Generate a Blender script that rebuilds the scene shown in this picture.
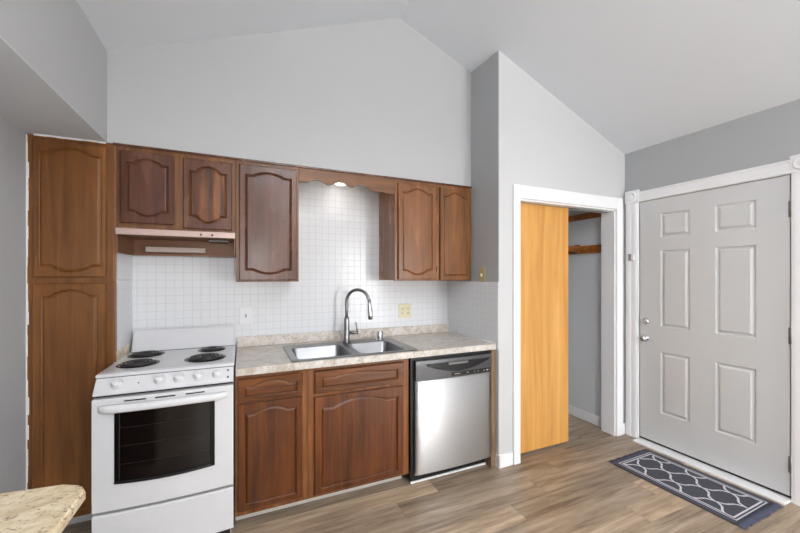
import bpy, bmesh, math, random
from mathutils import Vector, Matrix
PI = math.pi
random.seed(7)
for o in list(bpy.data.objects): bpy.data.objects.remove(o)
S = bpy.context.scene; C = S.collection

# ------------------------------------------------------------ camera, world, lights, exposure
cam = bpy.data.cameras.new('camera'); co = bpy.data.objects.new('camera', cam); C.objects.link(co)
co.location = (0, 0, 1.398); co.rotation_euler = (PI/2, 0, -0.423)
cam.sensor_width = 36; cam.lens = 357/800*36
cam.shift_x = -3.2/800; cam.shift_y = (276.04-266.5)/800
cam.clip_start = .02
S.camera = co
w = bpy.data.worlds.new('world'); S.world = w; w.use_nodes = True
w.node_tree.nodes['Background'].inputs[0].default_value = (.75, .85, 1, 1)
w.node_tree.nodes['Background'].inputs[1].default_value = .6
def area(name, loc, rot, sx, sy, power, col=(1, 1, 1), shape='RECTANGLE'):
    l = bpy.data.lights.new(name, 'AREA'); l.shape = shape; l.size = sx; l.size_y = sy; l.energy = power; l.color = col
    o = bpy.data.objects.new(name, l); C.objects.link(o); o.location = loc; o.rotation_euler = rot; return o
# daylight entering through the two windows of the wall behind the camera
WINS = [(2.15, 3.05, .04, 2.1), (-.35, .65, .85, 2.1)]
area('daylight_patio', (2.60, -2.60, 1.07), (PI/2, 0, 0), .88, 2.0, 62, (1, .995, .985))
area('daylight_window', (.15, -2.60, 1.475), (PI/2, 0, 0), .98, 1.2, 24, (1, .995, .985))
# fill lights added behind the camera for even brightness (invented fixture built below)
FILL_LAMP = (.8, -1.0, 2.55)
area('added_fill_light', (FILL_LAMP[0], FILL_LAMP[1], FILL_LAMP[2]-.075), (0, 0, 0), .5, .5, 24, (1, .98, .96), 'DISK')
area('added_fill_uplight', (FILL_LAMP[0], FILL_LAMP[1], FILL_LAMP[2]+.06), (PI, 0, 0), .4, .4, 80, (1, .98, .96), 'DISK')  # upward fill, added to brighten the ceiling evenly
S.view_settings.view_transform = 'Standard'; S.view_settings.look = 'None'
S.view_settings.gamma = 1; S.view_settings.use_curve_mapping = False
S.view_settings.exposure = 0.38

# ------------------------------------------------------------ material helpers
def srgb(r, g, b):
    f = lambda c: (c/255/12.92) if c/255 <= .04045 else ((c/255+.055)/1.055)**2.4
    return (f(r), f(g), f(b), 1)
class NT:
    def __init__(s, name):
        m = bpy.data.materials.new(name); m.use_nodes = True; s.m = m; s.t = m.node_tree; s.b = s.t.nodes['Principled BSDF']
    def n(s, typ, **k):
        x = s.t.nodes.new(typ)
        for a, v in k.items(): setattr(x, a, v)
        return x
    def l(s, a, b): s.t.links.new(a, b)
    def math(s, op, a, b=None, c=None):
        x = s.n('ShaderNodeMath', operation=op)
        for i, v in enumerate((a, b, c)):
            if v is None: continue
            if hasattr(v, 'is_linked'): s.l(v, x.inputs[i])
            else: x.inputs[i].default_value = v
        return x.outputs[0]
    def co(s, scale=(1, 1, 1), rot=(0, 0, 0), loc=(0, 0, 0)):
        tc = s.n('ShaderNodeTexCoord'); mp = s.n('ShaderNodeMapping')
        mp.inputs['Scale'].default_value = scale; mp.inputs['Rotation'].default_value = rot; mp.inputs['Location'].default_value = loc
        s.l(tc.outputs['Object'], mp.inputs[0]); return mp.outputs[0]
    def noise(s, v, scale, detail=3, rough=.5, dist=0):
        x = s.n('ShaderNodeTexNoise'); x.inputs['Scale'].default_value = scale; x.inputs['Detail'].default_value = detail
        x.inputs['Roughness'].default_value = rough; x.inputs['Distortion'].default_value = dist
        if v is not None: s.l(v, x.inputs['Vector'])
        return x.outputs[0]
    def ramp(s, f, stops):
        x = s.n('ShaderNodeValToRGB'); e = x.color_ramp.elements
        while len(e) < len(stops): e.new(.5)
        for i, (p, c) in enumerate(stops): e[i].position = p; e[i].color = c
        s.l(f, x.inputs[0]); return x.outputs[0]
    def mix(s, f, a, b, mode='MIX'):
        x = s.n('ShaderNodeMix', data_type='RGBA', blend_type=mode)
        for i, v in ((0, f), (6, a), (7, b)):
            if hasattr(v, 'is_linked'): s.l(v, x.inputs[i])
            else: x.inputs[i].default_value = v
        return x.outputs[2]
    def bump(s, h, st=.2, d=.002):
        x = s.n('ShaderNodeBump'); x.inputs['Strength'].default_value = st; x.inputs['Distance'].default_value = d
        s.l(h, x.inputs['Height']); s.l(x.outputs[0], s.b.inputs['Normal'])
    def set(s, col=None, rough=None, metal=None, **k):
        if col is not None:
            if hasattr(col, 'is_linked'): s.l(col, s.b.inputs['Base Color'])
            else: s.b.inputs['Base Color'].default_value = col
        if rough is not None:
            if hasattr(rough, 'is_linked'): s.l(rough, s.b.inputs['Roughness'])
            else: s.b.inputs['Roughness'].default_value = rough
        if metal is not None: s.b.inputs['Metallic'].default_value = metal
        for a, v in k.items(): s.b.inputs[a.replace('_', ' ')].default_value = v
        return s.m
def paint(name, col, rough=.5, var=.04, bump=.05, scale=60):
    t = NT(name); v = t.co(); n = t.noise(v, 3, 4); n2 = t.noise(v, scale, 3)
    dark = tuple(c*(1-var) for c in col[:3])+(1,)
    t.bump(n2, bump, .002)
    return t.set(t.mix(n, dark, col), rough)
def flat(name, col, rough=.5, metal=0, **k):
    t = NT(name); n = t.noise(t.co(), 40, 2)
    c2 = tuple(c*.95 for c in col[:3])+(1,)
    return t.set(t.mix(n, c2, col), rough, metal, **k)
def wood(name, dark, mid, light, rough=.35, horiz=False, blotch=.5, gs=1.0):
    t = NT(name)
    sc = (26*gs, 26*gs, 1.6*gs) if not horiz else (1.6*gs, 26*gs, 26*gs)
    v = t.co(sc); v2 = t.co((5, 5, 1.6) if not horiz else (1.6, 5, 5)); v3 = t.co((140, 140, 5) if not horiz else (5, 140, 140))
    g = t.noise(v, 1, 5, .6, .6); b = t.noise(v2, 1, 3, .5); f = t.noise(v3, 1, 2)
    base = t.ramp(g, [(.32, dark), (.52, mid), (.70, light)])
    bl = t.ramp(b, [(.32, (.50, .48, .46, 1)), (.66, (1.22, 1.22, 1.22, 1))])
    c = t.mix(blotch, base, bl, 'MULTIPLY')
    fr = t.ramp(f, [(.3, (.88, .88, .88, 1)), (.6, (1, 1, 1, 1))])
    c = t.mix(.6, c, fr, 'MULTIPLY')
    rg = t.math('MULTIPLY_ADD', b, .25, rough-.12)
    t.bump(g, .08, .001)
    m = t.set(c, rg); t.b.inputs['Coat Weight'].default_value = .15; t.b.inputs['Coat Roughness'].default_value = .2; t.b.inputs['Specular IOR Level'].default_value = .4
    return m
M = {}
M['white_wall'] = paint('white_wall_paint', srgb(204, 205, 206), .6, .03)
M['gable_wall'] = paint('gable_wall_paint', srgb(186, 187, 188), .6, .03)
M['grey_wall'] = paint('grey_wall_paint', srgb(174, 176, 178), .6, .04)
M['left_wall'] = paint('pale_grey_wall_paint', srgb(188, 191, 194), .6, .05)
M['ceiling'] = paint('ceiling_paint', srgb(224, 229, 235), .75, .03, .3, 45)
M['trim'] = paint('white_trim_paint', srgb(244, 245, 247), .35, .02, .03)
M['door'] = paint('grey_white_door_paint', srgb(210, 212, 213), .4, .02, .03)
M['closet_wall'] = paint('closet_wall_paint', srgb(222, 226, 231), .6, .05)
W1 = wood('cabinet_wood', srgb(96, 58, 28), srgb(122, 78, 40), srgb(142, 94, 52), .34)
W2 = wood('dark_varnished_cabinet_wood', srgb(82, 49, 35), srgb(97, 60, 44), srgb(114, 75, 56), .25)
W3 = wood('base_cabinet_door_wood', srgb(74, 36, 11), srgb(97, 51, 17), srgb(118, 66, 25), .32, blotch=.7)
W3F = wood('base_cabinet_frame_wood', srgb(98, 54, 24), srgb(128, 78, 38), srgb(148, 96, 52), .34)
W4 = wood('pantry_wood', srgb(104, 62, 24), srgb(120, 75, 33), srgb(134, 87, 42), .34, blotch=.45)
W5 = wood('flame_grain_wood', srgb(38, 20, 12), srgb(96, 56, 30), srgb(150, 94, 52), .26, gs=.8, blotch=.8)
W6 = wood('honey_cabinet_wood', srgb(122, 76, 42), srgb(138, 90, 54), srgb(154, 104, 66), .25)
W1H = wood('cabinet_wood_horizontal', srgb(96, 58, 26), srgb(120, 76, 36), srgb(138, 90, 44), .36, horiz=True)
W3H = wood('drawer_wood_horizontal', srgb(84, 44, 16), srgb(110, 62, 24), srgb(132, 78, 34), .32, horiz=True)
WC = wood('closet_cleat_wood', srgb(128, 74, 26), srgb(166, 102, 42), srgb(190, 124, 60), .4, horiz=True)
t = NT('birch_slab_wood'); v = t.co((9, 9, .7)); g = t.noise(v, 1, 4, .55, 1.2); v2 = t.co((60, 60, 2)); f = t.noise(v2, 1, 2)
c = t.ramp(g, [(.25, srgb(192, 134, 62)), (.5, srgb(214, 158, 84)), (.8, srgb(228, 178, 106))])
c = t.mix(.35, c, t.ramp(f, [(.3, (.85, .82, .75, 1)), (.7, (1, 1, 1, 1))]), 'MULTIPLY')
M['birch'] = t.set(c, .42)
M['white_enamel'] = flat('white_enamel', srgb(220, 221, 224), .22, Coat_Weight=.4)
M['white_plastic'] = flat('white_plastic', srgb(226, 227, 230), .3)
M['black'] = flat('black_plastic', srgb(20, 20, 21), .35)
M['gap'] = flat('dark_gap', srgb(28, 28, 30), .7)
M['coil'] = flat('black_coil_element', srgb(64, 62, 62), .32, .5)
M['drip'] = flat('drip_bowl_enamel', srgb(40, 40, 42), .25, .6)
M['glass'] = flat('oven_glass', srgb(17, 13, 12), .08)
M['chrome'] = flat('chrome', srgb(205, 205, 208), .12, 1)
M['nickel'] = flat('brushed_nickel', srgb(150, 150, 150), .28, 1)
M['brass'] = flat('aged_brass', srgb(200, 184, 136), .35, .3)
M['ivory'] = flat('ivory_plastic', srgb(224, 218, 184), .4)
M['dark_slot'] = flat('slot_dark', srgb(90, 85, 70), .5)
M['hood_strip'] = flat('pale_copper_trim', srgb(200, 174, 166), .35, .25)
M['hood_brown'] = flat('copper_brown_enamel', srgb(126, 86, 58), .35, .2)
M['lens'] = flat('hood_lens', srgb(196, 182, 172), .4)
M['strip'] = paint('white_toe_board', srgb(214, 214, 206), .5, .1)
M['caulk'] = paint('white_caulk', srgb(238, 238, 236), .6, .05)
def steel(name, base, rough, sc, aniso=.0):
    t = NT(name); f = t.noise(t.co(sc), 1, 3)
    c = t.ramp(f, [(.3, tuple(x*.93 for x in base[:3])+(1,)), (.7, base)])
    return t.set(c, rough, 1)
M['steel'] = steel('brushed_steel', srgb(214, 215, 217), .42, (3, 3, 220))
t_ = M['steel'].node_tree; b_ = t_.nodes['Principled BSDF']; b_.inputs['Anisotropic'].default_value = .85
cv = t_.nodes.new('ShaderNodeCombineXYZ'); cv.inputs[2].default_value = 1; t_.links.new(cv.outputs[0], b_.inputs['Tangent'])
M['sink'] = steel('sink_steel', srgb(150, 151, 154), .36, (4, 120, 4))
# dark speckled panel of the dishwasher
M['dw_panel'] = flat('dishwasher_control_panel_grey', srgb(92, 92, 94), .34, .5)
# granite laminate
def granite(name, a, b, c_, dark, sp):
    t = NT(name); v = t.co((1, 1.6, 1)); n1 = t.noise(v, 16, 6, .65, .8); n2 = t.noise(v, 70, 4, .7); n3 = t.noise(v, 34, 5, .7, 1.2)
    col = t.ramp(n1, [(.35, a), (.5, b), (.66, c_)])
    sp1 = t.ramp(n3, [(sp, (0, 0, 0, 1)), (sp+.07, (1, 1, 1, 1))]); col = t.mix(sp1, col, dark)
    sp2 = t.ramp(n2, [(.60, (0, 0, 0, 1)), (.68, (1, 1, 1, 1))])
    col = t.mix(sp2, col, tuple(x*.5 for x in dark[:3])+(1,))
    return t.set(col, .28)
M['counter'] = granite('beige_grey_laminate', srgb(184, 173, 160), srgb(208, 201, 192), srgb(222, 217, 211), srgb(166, 152, 138), .58)
M['penin'] = granite('warm_granite', srgb(200, 178, 142), srgb(222, 204, 172), srgb(236, 224, 202), srgb(150, 124, 92), .57)
# square white tile on a vertical wall; ax = the horizontal axis
def tile(name, ax, ox=0, col=srgb(226, 228, 231)):
    t = NT(name); tc = t.n('ShaderNodeTexCoord'); sp = t.n('ShaderNodeSeparateXYZ'); t.l(tc.outputs['Object'], sp.inputs[0])
    def line(sock, off):
        u = t.math('FRACT', t.math('DIVIDE', t.math('ADD', sock, 10*.0508+off), .0508))
        return t.math('ABSOLUTE', t.math('SUBTRACT', u, .5))
    a = line(sp.outputs[ax], ox); z = line(sp.outputs[2], 0)
    m = t.math('MAXIMUM', a, z)
    k = t.ramp(m, [(.465, (0, 0, 0, 1)), (.488, (1, 1, 1, 1))])
    n = t.noise(t.co(), 8, 3)
    base = t.mix(n, tuple(x*.95 for x in col[:3])+(1,), col)
    c = t.mix(k, base, srgb(194, 198, 206))
    inv = t.math('SUBTRACT', 1, k)
    t.bump(inv, .5, .0015)
    r = t.math('MULTIPLY_ADD', k, .5, .2)
    return t.set(c, r)
M['tile_x'] = tile('white_square_tile', 0); M['tile_y'] = tile('white_square_tile_side', 1)
# plank floor, boards run along x
t = NT('wood_plank_floor'); tc = t.n('ShaderNodeTexCoord'); sp = t.n('ShaderNodeSeparateXYZ'); t.l(tc.outputs['Object'], sp.inputs[0])
PW, PL = .15, 1.22
yy = t.math('DIVIDE', t.math('ADD', sp.outputs[1], 9.98), PW); row = t.math('FLOOR', yy)
wofs = t.math('FRACT', t.math('MULTIPLY_ADD', row, .757, .291))
xx = t.math('ADD', t.math('DIVIDE', t.math('ADD', sp.outputs[0], 10), PL), wofs); col = t.math('FLOOR', xx)
hs = t.math('FRACT', t.math('MULTIPLY', t.math('SINE', t.math('ADD', t.math('MULTIPLY_ADD', row, 12.9898, 105.495), t.math('MULTIPLY', col, 78.233))), 437.5))
gv = t.n('ShaderNodeCombineXYZ')
t.l(t.math('MULTIPLY_ADD', sp.outputs[0], 1.9, t.math('MULTIPLY', hs, 37)), gv.inputs[0])
t.l(t.math('MULTIPLY', sp.outputs[1], 24), gv.inputs[1]); t.l(t.math('MULTIPLY', hs, 91), gv.inputs[2])
g = t.noise(gv.outputs[0], 1, 7, .66, .35)
gv2 = t.n('ShaderNodeMapping'); t.l(gv.outputs[0], gv2.inputs[0]); gv2.inputs['Scale'].default_value = (1.6, 7, 1)
g2 = t.noise(gv2.outputs[0], 1, 3, .6)
grain = t.ramp(g, [(.28, srgb(100, 84, 68)), (.48, srgb(152, 133, 112)), (.68, srgb(186, 166, 143))])
tone = t.ramp(hs, [(0, (.78, .77, .76, 1)), (.5, (.95, .95, .95, 1)), (.8, (1.08, 1.07, 1.06, 1)), (1, (1.5, 1.46, 1.4, 1))])
c = t.mix(1, grain, tone, 'MULTIPLY'); c = t.mix(.5, c, t.ramp(g2, [(.35, (.72, .72, .72, 1)), (.6, (1, 1, 1, 1))]), 'MULTIPLY')
def edge(s_, w_): return t.math('GREATER_THAN', t.math('ABSOLUTE', t.math('SUBTRACT', t.math('FRACT', s_), .5)), .5-w_)
e = t.math('MAXIMUM', edge(yy, .006), edge(xx, .0012)); c = t.mix(t.math('MULTIPLY', e, .5), c, srgb(84, 68, 54))
t.bump(g2, .06, .001)
M['floor'] = t.set(c, t.math('MULTIPLY_ADD', g, .15, .28))

# ------------------------------------------------------------ mesh helpers
def box(bm, x0, x1, y0, y1, z0, z1, bev=0, mi=0, seg=2, mat=None):
    r = bmesh.ops.create_cube(bm, size=1)
    vs = r['verts']
    bmesh.ops.scale(bm, vec=(abs(x1-x0), abs(y1-y0), abs(z1-z0)), verts=vs)
    bmesh.ops.translate(bm, vec=((x0+x1)/2, (y0+y1)/2, (z0+z1)/2), verts=vs)
    es = list({e for v in vs for e in v.link_edges}); fs = list({f for v in vs for f in v.link_faces})
    for f in fs: f.material_index = mi
    if bev > 0:
        rr = bmesh.ops.bevel(bm, geom=es, offset=bev, segments=seg, profile=.5, affect='EDGES')
        for f in rr['faces']: f.material_index = mi
        vs = list({v for f in rr['faces'] for v in f.verts} | {v for v in vs if v.is_valid})
    if mat is not None: bmesh.ops.transform(bm, matrix=mat, verts=vs)
    return vs
def prism(bm, pts, axis, a0, a1, mi=0):
    """polygon given in the other two axes, extruded along axis"""
    def P(p, a): return {0: (a, p[0], p[1]), 1: (p[0], a, p[1]), 2: (p[0], p[1], a)}[axis]
    A = [bm.verts.new(P(p, a0)) for p in pts]; B = [bm.verts.new(P(p, a1)) for p in pts]
    fs = [bm.faces.new(A), bm.faces.new(B[::-1])]
    for i in range(len(pts)): fs.append(bm.faces.new((A[i], B[i], B[(i+1) % len(pts)], A[(i+1) % len(pts)])))
    for f in fs: f.material_index = mi
    return A+B
def cyl(bm, p0, p1, r0, r1=None, n=24, mi=0, caps=True):
    r1 = r0 if r1 is None else r1
    return lathe(bm, p0, p1, [(0, 0), (0, r0), (1, r1), (1, 0)] if caps else [(0, r0), (1, r1)], n, mi)
def lathe(bm, p0, p1, prof, n=24, mi=0):
    """profile (t along p0->p1, radius)"""
    p0 = Vector(p0); p1 = Vector(p1); d = p1-p0; z = d.normalized()
    x = z.orthogonal().normalized(); y = z.cross(x); rings = []
    for t_, r in prof:
        c_ = p0+d*t_
        if r < 1e-6: rings.append([bm.verts.new(c_)])
        else: rings.append([bm.verts.new(c_+x*r*math.cos(2*PI*i/n)+y*r*math.sin(2*PI*i/n)) for i in range(n)])
    for a, b in zip(rings, rings[1:]):
        for i in range(n):
            j = (i+1) % n
            q = [a[i % len(a)], a[j % len(a)], b[j % len(b)], b[i % len(b)]]
            u = []; [u.append(v_) for v_ in q if v_ not in u]
            if len(u) > 2:
                f = bm.faces.new(u); f.material_index = mi; f.smooth = True
    return rings
def tube(bm, pts, r, n=12, mi=0, closed=False):
    pts = [Vector(p) for p in pts]; rings = []; up = None
    rr = r if isinstance(r, (list, tuple)) else [r]*len(pts)
    for i, p in enumerate(pts):
        a = pts[max(i-1, 0)] if not closed else pts[i-1]; b = pts[min(i+1, len(pts)-1)] if not closed else pts[(i+1) % len(pts)]
        d = (b-a).normalized()
        if up is None: up = d.orthogonal().normalized()
        up = (up-d*up.dot(d)).normalized(); y = d.cross(up)
        rings.append([bm.verts.new(p+up*rr[i]*math.cos(2*PI*k/n)+y*rr[i]*math.sin(2*PI*k/n)) for k in range(n)])
    L = list(zip(rings, rings[1:])) + ([(rings[-1], rings[0])] if closed else [])
    for a, b in L:
        for k in range(n):
            f = bm.faces.new((a[k], a[(k+1) % n], b[(k+1) % n], b[k])); f.smooth = True; f.material_index = mi
    if not closed:
        for q in (rings[0][::-1], rings[-1]): bm.faces.new(q).material_index = mi
def BM(): return bmesh.new()
def obj(name, bm, m, parent=None, smooth=False):
    me = bpy.data.meshes.new(name)
    bmesh.ops.recalc_face_normals(bm, faces=bm.faces)
    if smooth:
        for f in bm.faces: f.smooth = True
    off = Vector((0, 0, 0)); q = parent
    while q is not None: off += q.location; q = q.parent
    if parent is not None: bmesh.ops.translate(bm, vec=-off, verts=bm.verts)
    bm.to_mesh(me); bm.free()
    for x in (m if isinstance(m, (list, tuple)) else [m]): me.materials.append(x)
    o = bpy.data.objects.new(name, me); C.objects.link(o)
    if parent is not None: o.parent = parent
    return o
def tag(o, label, cat, group=None):
    o['label'] = label; o['category'] = cat
    if group: o['group'] = group
    return o
def thing(name, label, cat, loc, group=None):
    o = bpy.data.objects.new(name, None); o.empty_display_size = .05; C.objects.link(o); o.location = loc
    return tag(o, label, cat, group)
def struct(name, bm, m, label=None):
    o = obj(name, bm, m); o['kind'] = 'structure'; o['category'] = name.split('_')[0]
    if label: o['label'] = label
    return o

# ------------------------------------------------------------ room shell
XL, XS, XP, XD = -.993, -.667, 1.703, 3.103
YF, YB, YC, YR = 2.415, 2.754, 2.087, -2.6
XR, ZR, SL, ZS = 1.055, 3.306, .403, 2.12
zc = lambda x: ZR-SL*abs(x-XR)
bm = BM(); box(bm, XL-.1, XD+.1, YR-.1, 3.1, -.1, 0)
struct('floor', bm, M['floor'], 'brown wood plank floor across the whole room')
bm = BM(); prism(bm, [(XS-.1, zc(XS-.1)), (XR, ZR), (XD+.1, zc(XD+.1)), (XD+.1, zc(XD+.1)+.1), (XR, ZR+.1), (XS-.1, zc(XS-.1)+.1)], 1, YR-.1, 3.1)
struct('ceiling', bm, M['ceiling'], 'vaulted white ceiling with a ridge over the sink')
bm = BM(); box(bm, XL-.1, XS-.1, YR-.1, YB, ZS, ZS+.1)
bm2 = bm; box(bm2, XS-.1, XS, YR-.1, YB, ZS, ZS+.003)
struct('trim_1', bm, paint('low_ceiling_paint', srgb(218, 224, 230), .7, .05), 'low grey ceiling strip above the tall pantry')
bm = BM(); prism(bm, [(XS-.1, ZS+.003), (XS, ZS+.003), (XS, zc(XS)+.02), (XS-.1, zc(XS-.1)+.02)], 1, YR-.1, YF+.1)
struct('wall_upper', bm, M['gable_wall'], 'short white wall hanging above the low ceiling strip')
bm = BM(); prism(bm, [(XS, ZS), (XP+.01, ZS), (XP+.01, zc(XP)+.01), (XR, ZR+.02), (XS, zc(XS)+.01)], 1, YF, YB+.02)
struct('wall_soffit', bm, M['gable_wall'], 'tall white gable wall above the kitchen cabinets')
bm = BM(); box(bm, XL-.1, XP+.01, YB, YB+.12, 0, ZS+.05)
struct('wall_back', bm, M['tile_x'], 'white square tiled wall behind the sink and range')
bm = BM(); box(bm, XL-.1, XL, YR-.1, YB, 0, ZS)
struct('wall_left', bm, M['left_wall'], 'grey wall left of the pantry')
bm = BM(); box(bm, XD, XD+.12, YR-.1, 3.1, 0, zc(XD)+.01)
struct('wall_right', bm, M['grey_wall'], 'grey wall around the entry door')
# closet front wall with its opening
CX0, CX1, CZ = 1.893, 2.975, 1.980
bm = BM()
prism(bm, [(XP, 0), (CX0, 0), (CX0, zc(CX0)+.01), (XP, zc(XP)+.01)], 1, YC, YC+.125)
prism(bm, [(CX0, CZ), (CX1, CZ), (CX1, zc(CX1)+.01), (CX0, zc(CX0)+.01)], 1, YC, YC+.125)
prism(bm, [(CX1, 0), (XD, 0), (XD, zc(XD)+.01), (CX1, zc(CX1)+.01)], 1, YC, YC+.125)
struct('wall_closet', bm, M['white_wall'], 'white wall around the closet opening')
bm = BM(); prism(bm, [(XP, 0), (XP+.12, 0), (XP+.12, zc(XP+.12)+.01), (XP, zc(XP)+.01)], 1, YC+.125, 3.0)
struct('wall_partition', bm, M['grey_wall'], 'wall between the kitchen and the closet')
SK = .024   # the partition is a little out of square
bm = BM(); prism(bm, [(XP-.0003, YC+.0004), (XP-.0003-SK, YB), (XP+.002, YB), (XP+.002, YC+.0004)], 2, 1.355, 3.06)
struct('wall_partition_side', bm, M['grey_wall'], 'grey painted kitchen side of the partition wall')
bm = BM(); prism(bm, [(XP-.005, YC+.002), (XP-.005-SK, YB), (XP, YB), (XP, YC+.002)], 2, .86, 1.355)
struct('wall_partition_tile', bm, M['tile_y'], 'white tile at the right end of the counter')
bm = BM(); box(bm, -.640, -.632, YF+.005, YB, .86, 1.66, .001)
struct('wall_alcove_tile', bm, M['tile_y'], 'narrow strip of white tile left of the range')
# closet inside
bm = BM(); box(bm, XP+.12, XD, 2.96, 3.05, 0, 2.4); struct('wall_closet_back', bm, M['closet_wall'])
bm = BM(); box(bm, 3.03, XD, YC+.125, 2.96, 0, 2.4); struct('wall_closet_right', bm, M['closet_wall'], 'grey side wall inside the closet')
bm = BM(); box(bm, XP+.12, XD, YC+.125, 3.05, 2.36, 2.4); struct('ceiling_closet', bm, M['ceiling'])
# rear wall with window openings
bm = BM(); xs = [XL-.1, WINS[1][0], WINS[1][1], WINS[0][0], WINS[0][1], XD+.1]
for i in (0, 2, 4): box(bm, xs[i], xs[i+1], YR-.1, YR, 0, 2.11)
box(bm, WINS[1][0], WINS[1][1], YR-.1, YR, 0, WINS[1][2]); box(bm, WINS[0][0], WINS[0][1], YR-.1, YR, 0, WINS[0][2])
prism(bm, [(XL-.1, 2.1), (XD+.1, 2.1), (XD+.1, zc(XD)), (XR, ZR+.01), (XL-.1, zc(XL))], 1, YR-.1, YR)
struct('wall_rear', bm, M['white_wall'], 'white wall with two windows facing the kitchen')
for k, (a, b, z0, z1) in enumerate(WINS):
    bm = BM()
    for (p, q, r, s) in ((a, b, z0, z0+.05), (a, b, z1-.05, z1), (a, a+.05, z0, z1), (b-.05, b, z0, z1), ((a+b)/2-.02, (a+b)/2+.02, z0, z1)):
        box(bm, p, q, YR-.07, YR-.02, r, s, .003)
    o = struct('window_%d' % (k+1), bm, M['trim'])
    bm = BM(); box(bm, a+.04, b-.04, YR-.05, YR-.045, z0+.04, z1-.04)
    g_ = NT('window_pane_glass'); g_.set((1, 1, 1, 1), .02, 0, Transmission_Weight=1); obj('pane', bm, g_.m, o)
# baseboards
def board(bm, x0, x1, y0, y1, h=.095): box(bm, x0, x1, y0, y1, 0, h, .004)
bm = BM(); board(bm, XP-.012, CX0-.068, YC-.014, YC); board(bm, XP-.012, XP, YC-.014, YC+.08)
struct('baseboard_closet_front', bm, M['trim'], 'white baseboard at the foot of the partition end')
bm = BM(); board(bm, 3.016, 3.03, YC+.125, 2.96, .09); board(bm, XP+.12, 3.016, 2.946, 2.96, .09)
struct('baseboard_closet_inside', bm, M['trim'], 'white baseboard inside the closet')
bm = BM(); board(bm, XD-.014, XD, YR, .88); board(bm, 3.045, XD, YC-.014, YC); board(bm, XD-.014, XD, 2.075, YC-.01)
struct('baseboard_right', bm, M['trim'])
bm = BM(); box(bm, XL, -.633, 2.60, 2.612, 0, .134, .002)
struct('baseboard_pantry', bm, M['trim'], 'white board along the foot of the pantry')
# closet casing and jambs
bm = BM()
box(bm, CX0-.062, CX0, YC-.018, YC, 0, CZ+.10, .004); box(bm, CX1, CX1+.075, YC-.018, YC, 0, CZ+.10, .004)
box(bm, CX0, CX1, YC-.018, YC, CZ, CZ+.10, .004)
struct('trim_2', bm, M['trim'], 'white casing around the closet opening')
bm = BM(); box(bm, CX0-.001, CX0+.006, YC, YC+.1252, 0, CZ); box(bm, CX1-.012, CX1+.001, YC, YC+.1252, 0, CZ); box(bm, CX0, CX1, YC, YC+.1252, CZ-.012, CZ+.001)
struct('trim_3', bm, M['trim'], 'white jamb boards inside the closet opening')
bm = BM(); box(bm, CX0+.006, CX1-.012, 2.15, 2.178, CZ-.016, CZ-.012)
struct('trim_4', bm, M['nickel'], 'sliding door track')
# closet slab door
d2 = thing('door_2', 'flat orange birch sliding door covering the left of the closet', 'door', (2.2, 2.165, .02))
d2['kind'] = 'structure'
bm = BM(); box(bm, CX0+.008, 2.475, 2.147, 2.180, .022, CZ-.0165, .0015); obj('door_slab', bm, M['birch'], d2)
# closet fittings
bm = BM(); box(bm, 3.012, 3.03, 2.215, 2.72, 1.945, 2.005, .002)
tag(obj('shelf_cleat', bm, WC), 'upper brown wooden shelf cleat on the closet side wall', 'shelf cleat')
bm = BM(); box(bm, 3.012, 3.03, 2.215, 2.80, 1.615, 1.69, .002)
tag(obj('rod_cleat', bm, WC), 'lower brown wooden cleat that carries the closet rod', 'shelf cleat')
rod = thing('closet_rod', 'round wooden hanging rod inside the closet', 'closet rod', (2.4, 2.50, 1.66))
bm = BM(); cyl(bm, (XP+.12, 2.50, 1.665), (3.008, 2.50, 1.665), .026); obj('pole', bm, WC, rod)
bm = BM(); cyl(bm, (2.992, 2.50, 1.665), (3.0119, 2.50, 1.665), .038, .042); obj('socket', bm, WC, rod)

# ------------------------------------------------------------ entry door
DY0, DY1, DZ = 1.030, 1.956, 2.030
bm = BM()
P_ = [(1.58, 1.786), (1.195, 1.418)]                # panel columns (y0, y1)
R_ = [(.283, .780), (.985, 1.605), (1.715, 1.905)]  # panel rows
def door_panel_face(bm, x, ys, zs, cells):
    pass
xf = XD-.004
# door slab as a grid with embossed panels
ycuts = sorted([DY0+.004, DY1-.004]+[q for p in P_ for q in p]); zcuts = sorted([.032, DZ-.004]+[q for p in R_ for q in p])
grid = {(i, j): bm.verts.new((xf, y, z)) for i, y in enumerate(ycuts) for j, z in enumerate(zcuts)}
for i in range(len(ycuts)-1):
    for j in range(len(zcuts)-1):
        y0, y1, z0, z1 = ycuts[i], ycuts[i+1], zcuts[j], zcuts[j+1]
        V = [grid[i, j], grid[i+1, j], grid[i+1, j+1], grid[i, j+1]]
        if (y0, y1) in P_ and (z0, z1) in R_:
            for d, dx in ((.007, .009), (.016, .009), (.030, -.001), (.038, -.001)):
                W = [bm.verts.new((xf+dx, y, z)) for y, z in ((y0+d, z0+d), (y1-d, z0+d), (y1-d, z1-d), (y0+d, z1-d))]
                for k in range(4): bm.faces.new((V[k], V[(k+1) % 4], W[(k+1) % 4], W[k]))
                V = W
        bm.faces.new(V)
edge_loop = [e for e in bm.edges if len(e.link_faces) == 1]
r = bmesh.ops.extrude_edge_only(bm, edges=edge_loop); vs = [v_ for v_ in r['geom'] if isinstance(v_, bmesh.types.BMVert)]
bmesh.ops.translate(bm, vec=(.03, 0, 0), verts=vs)
d1 = thing('door_1', 'closed pale grey six panel entry door in the right wall', 'door', (XD, 1.49, 0)); d1['kind'] = 'structure'
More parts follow.
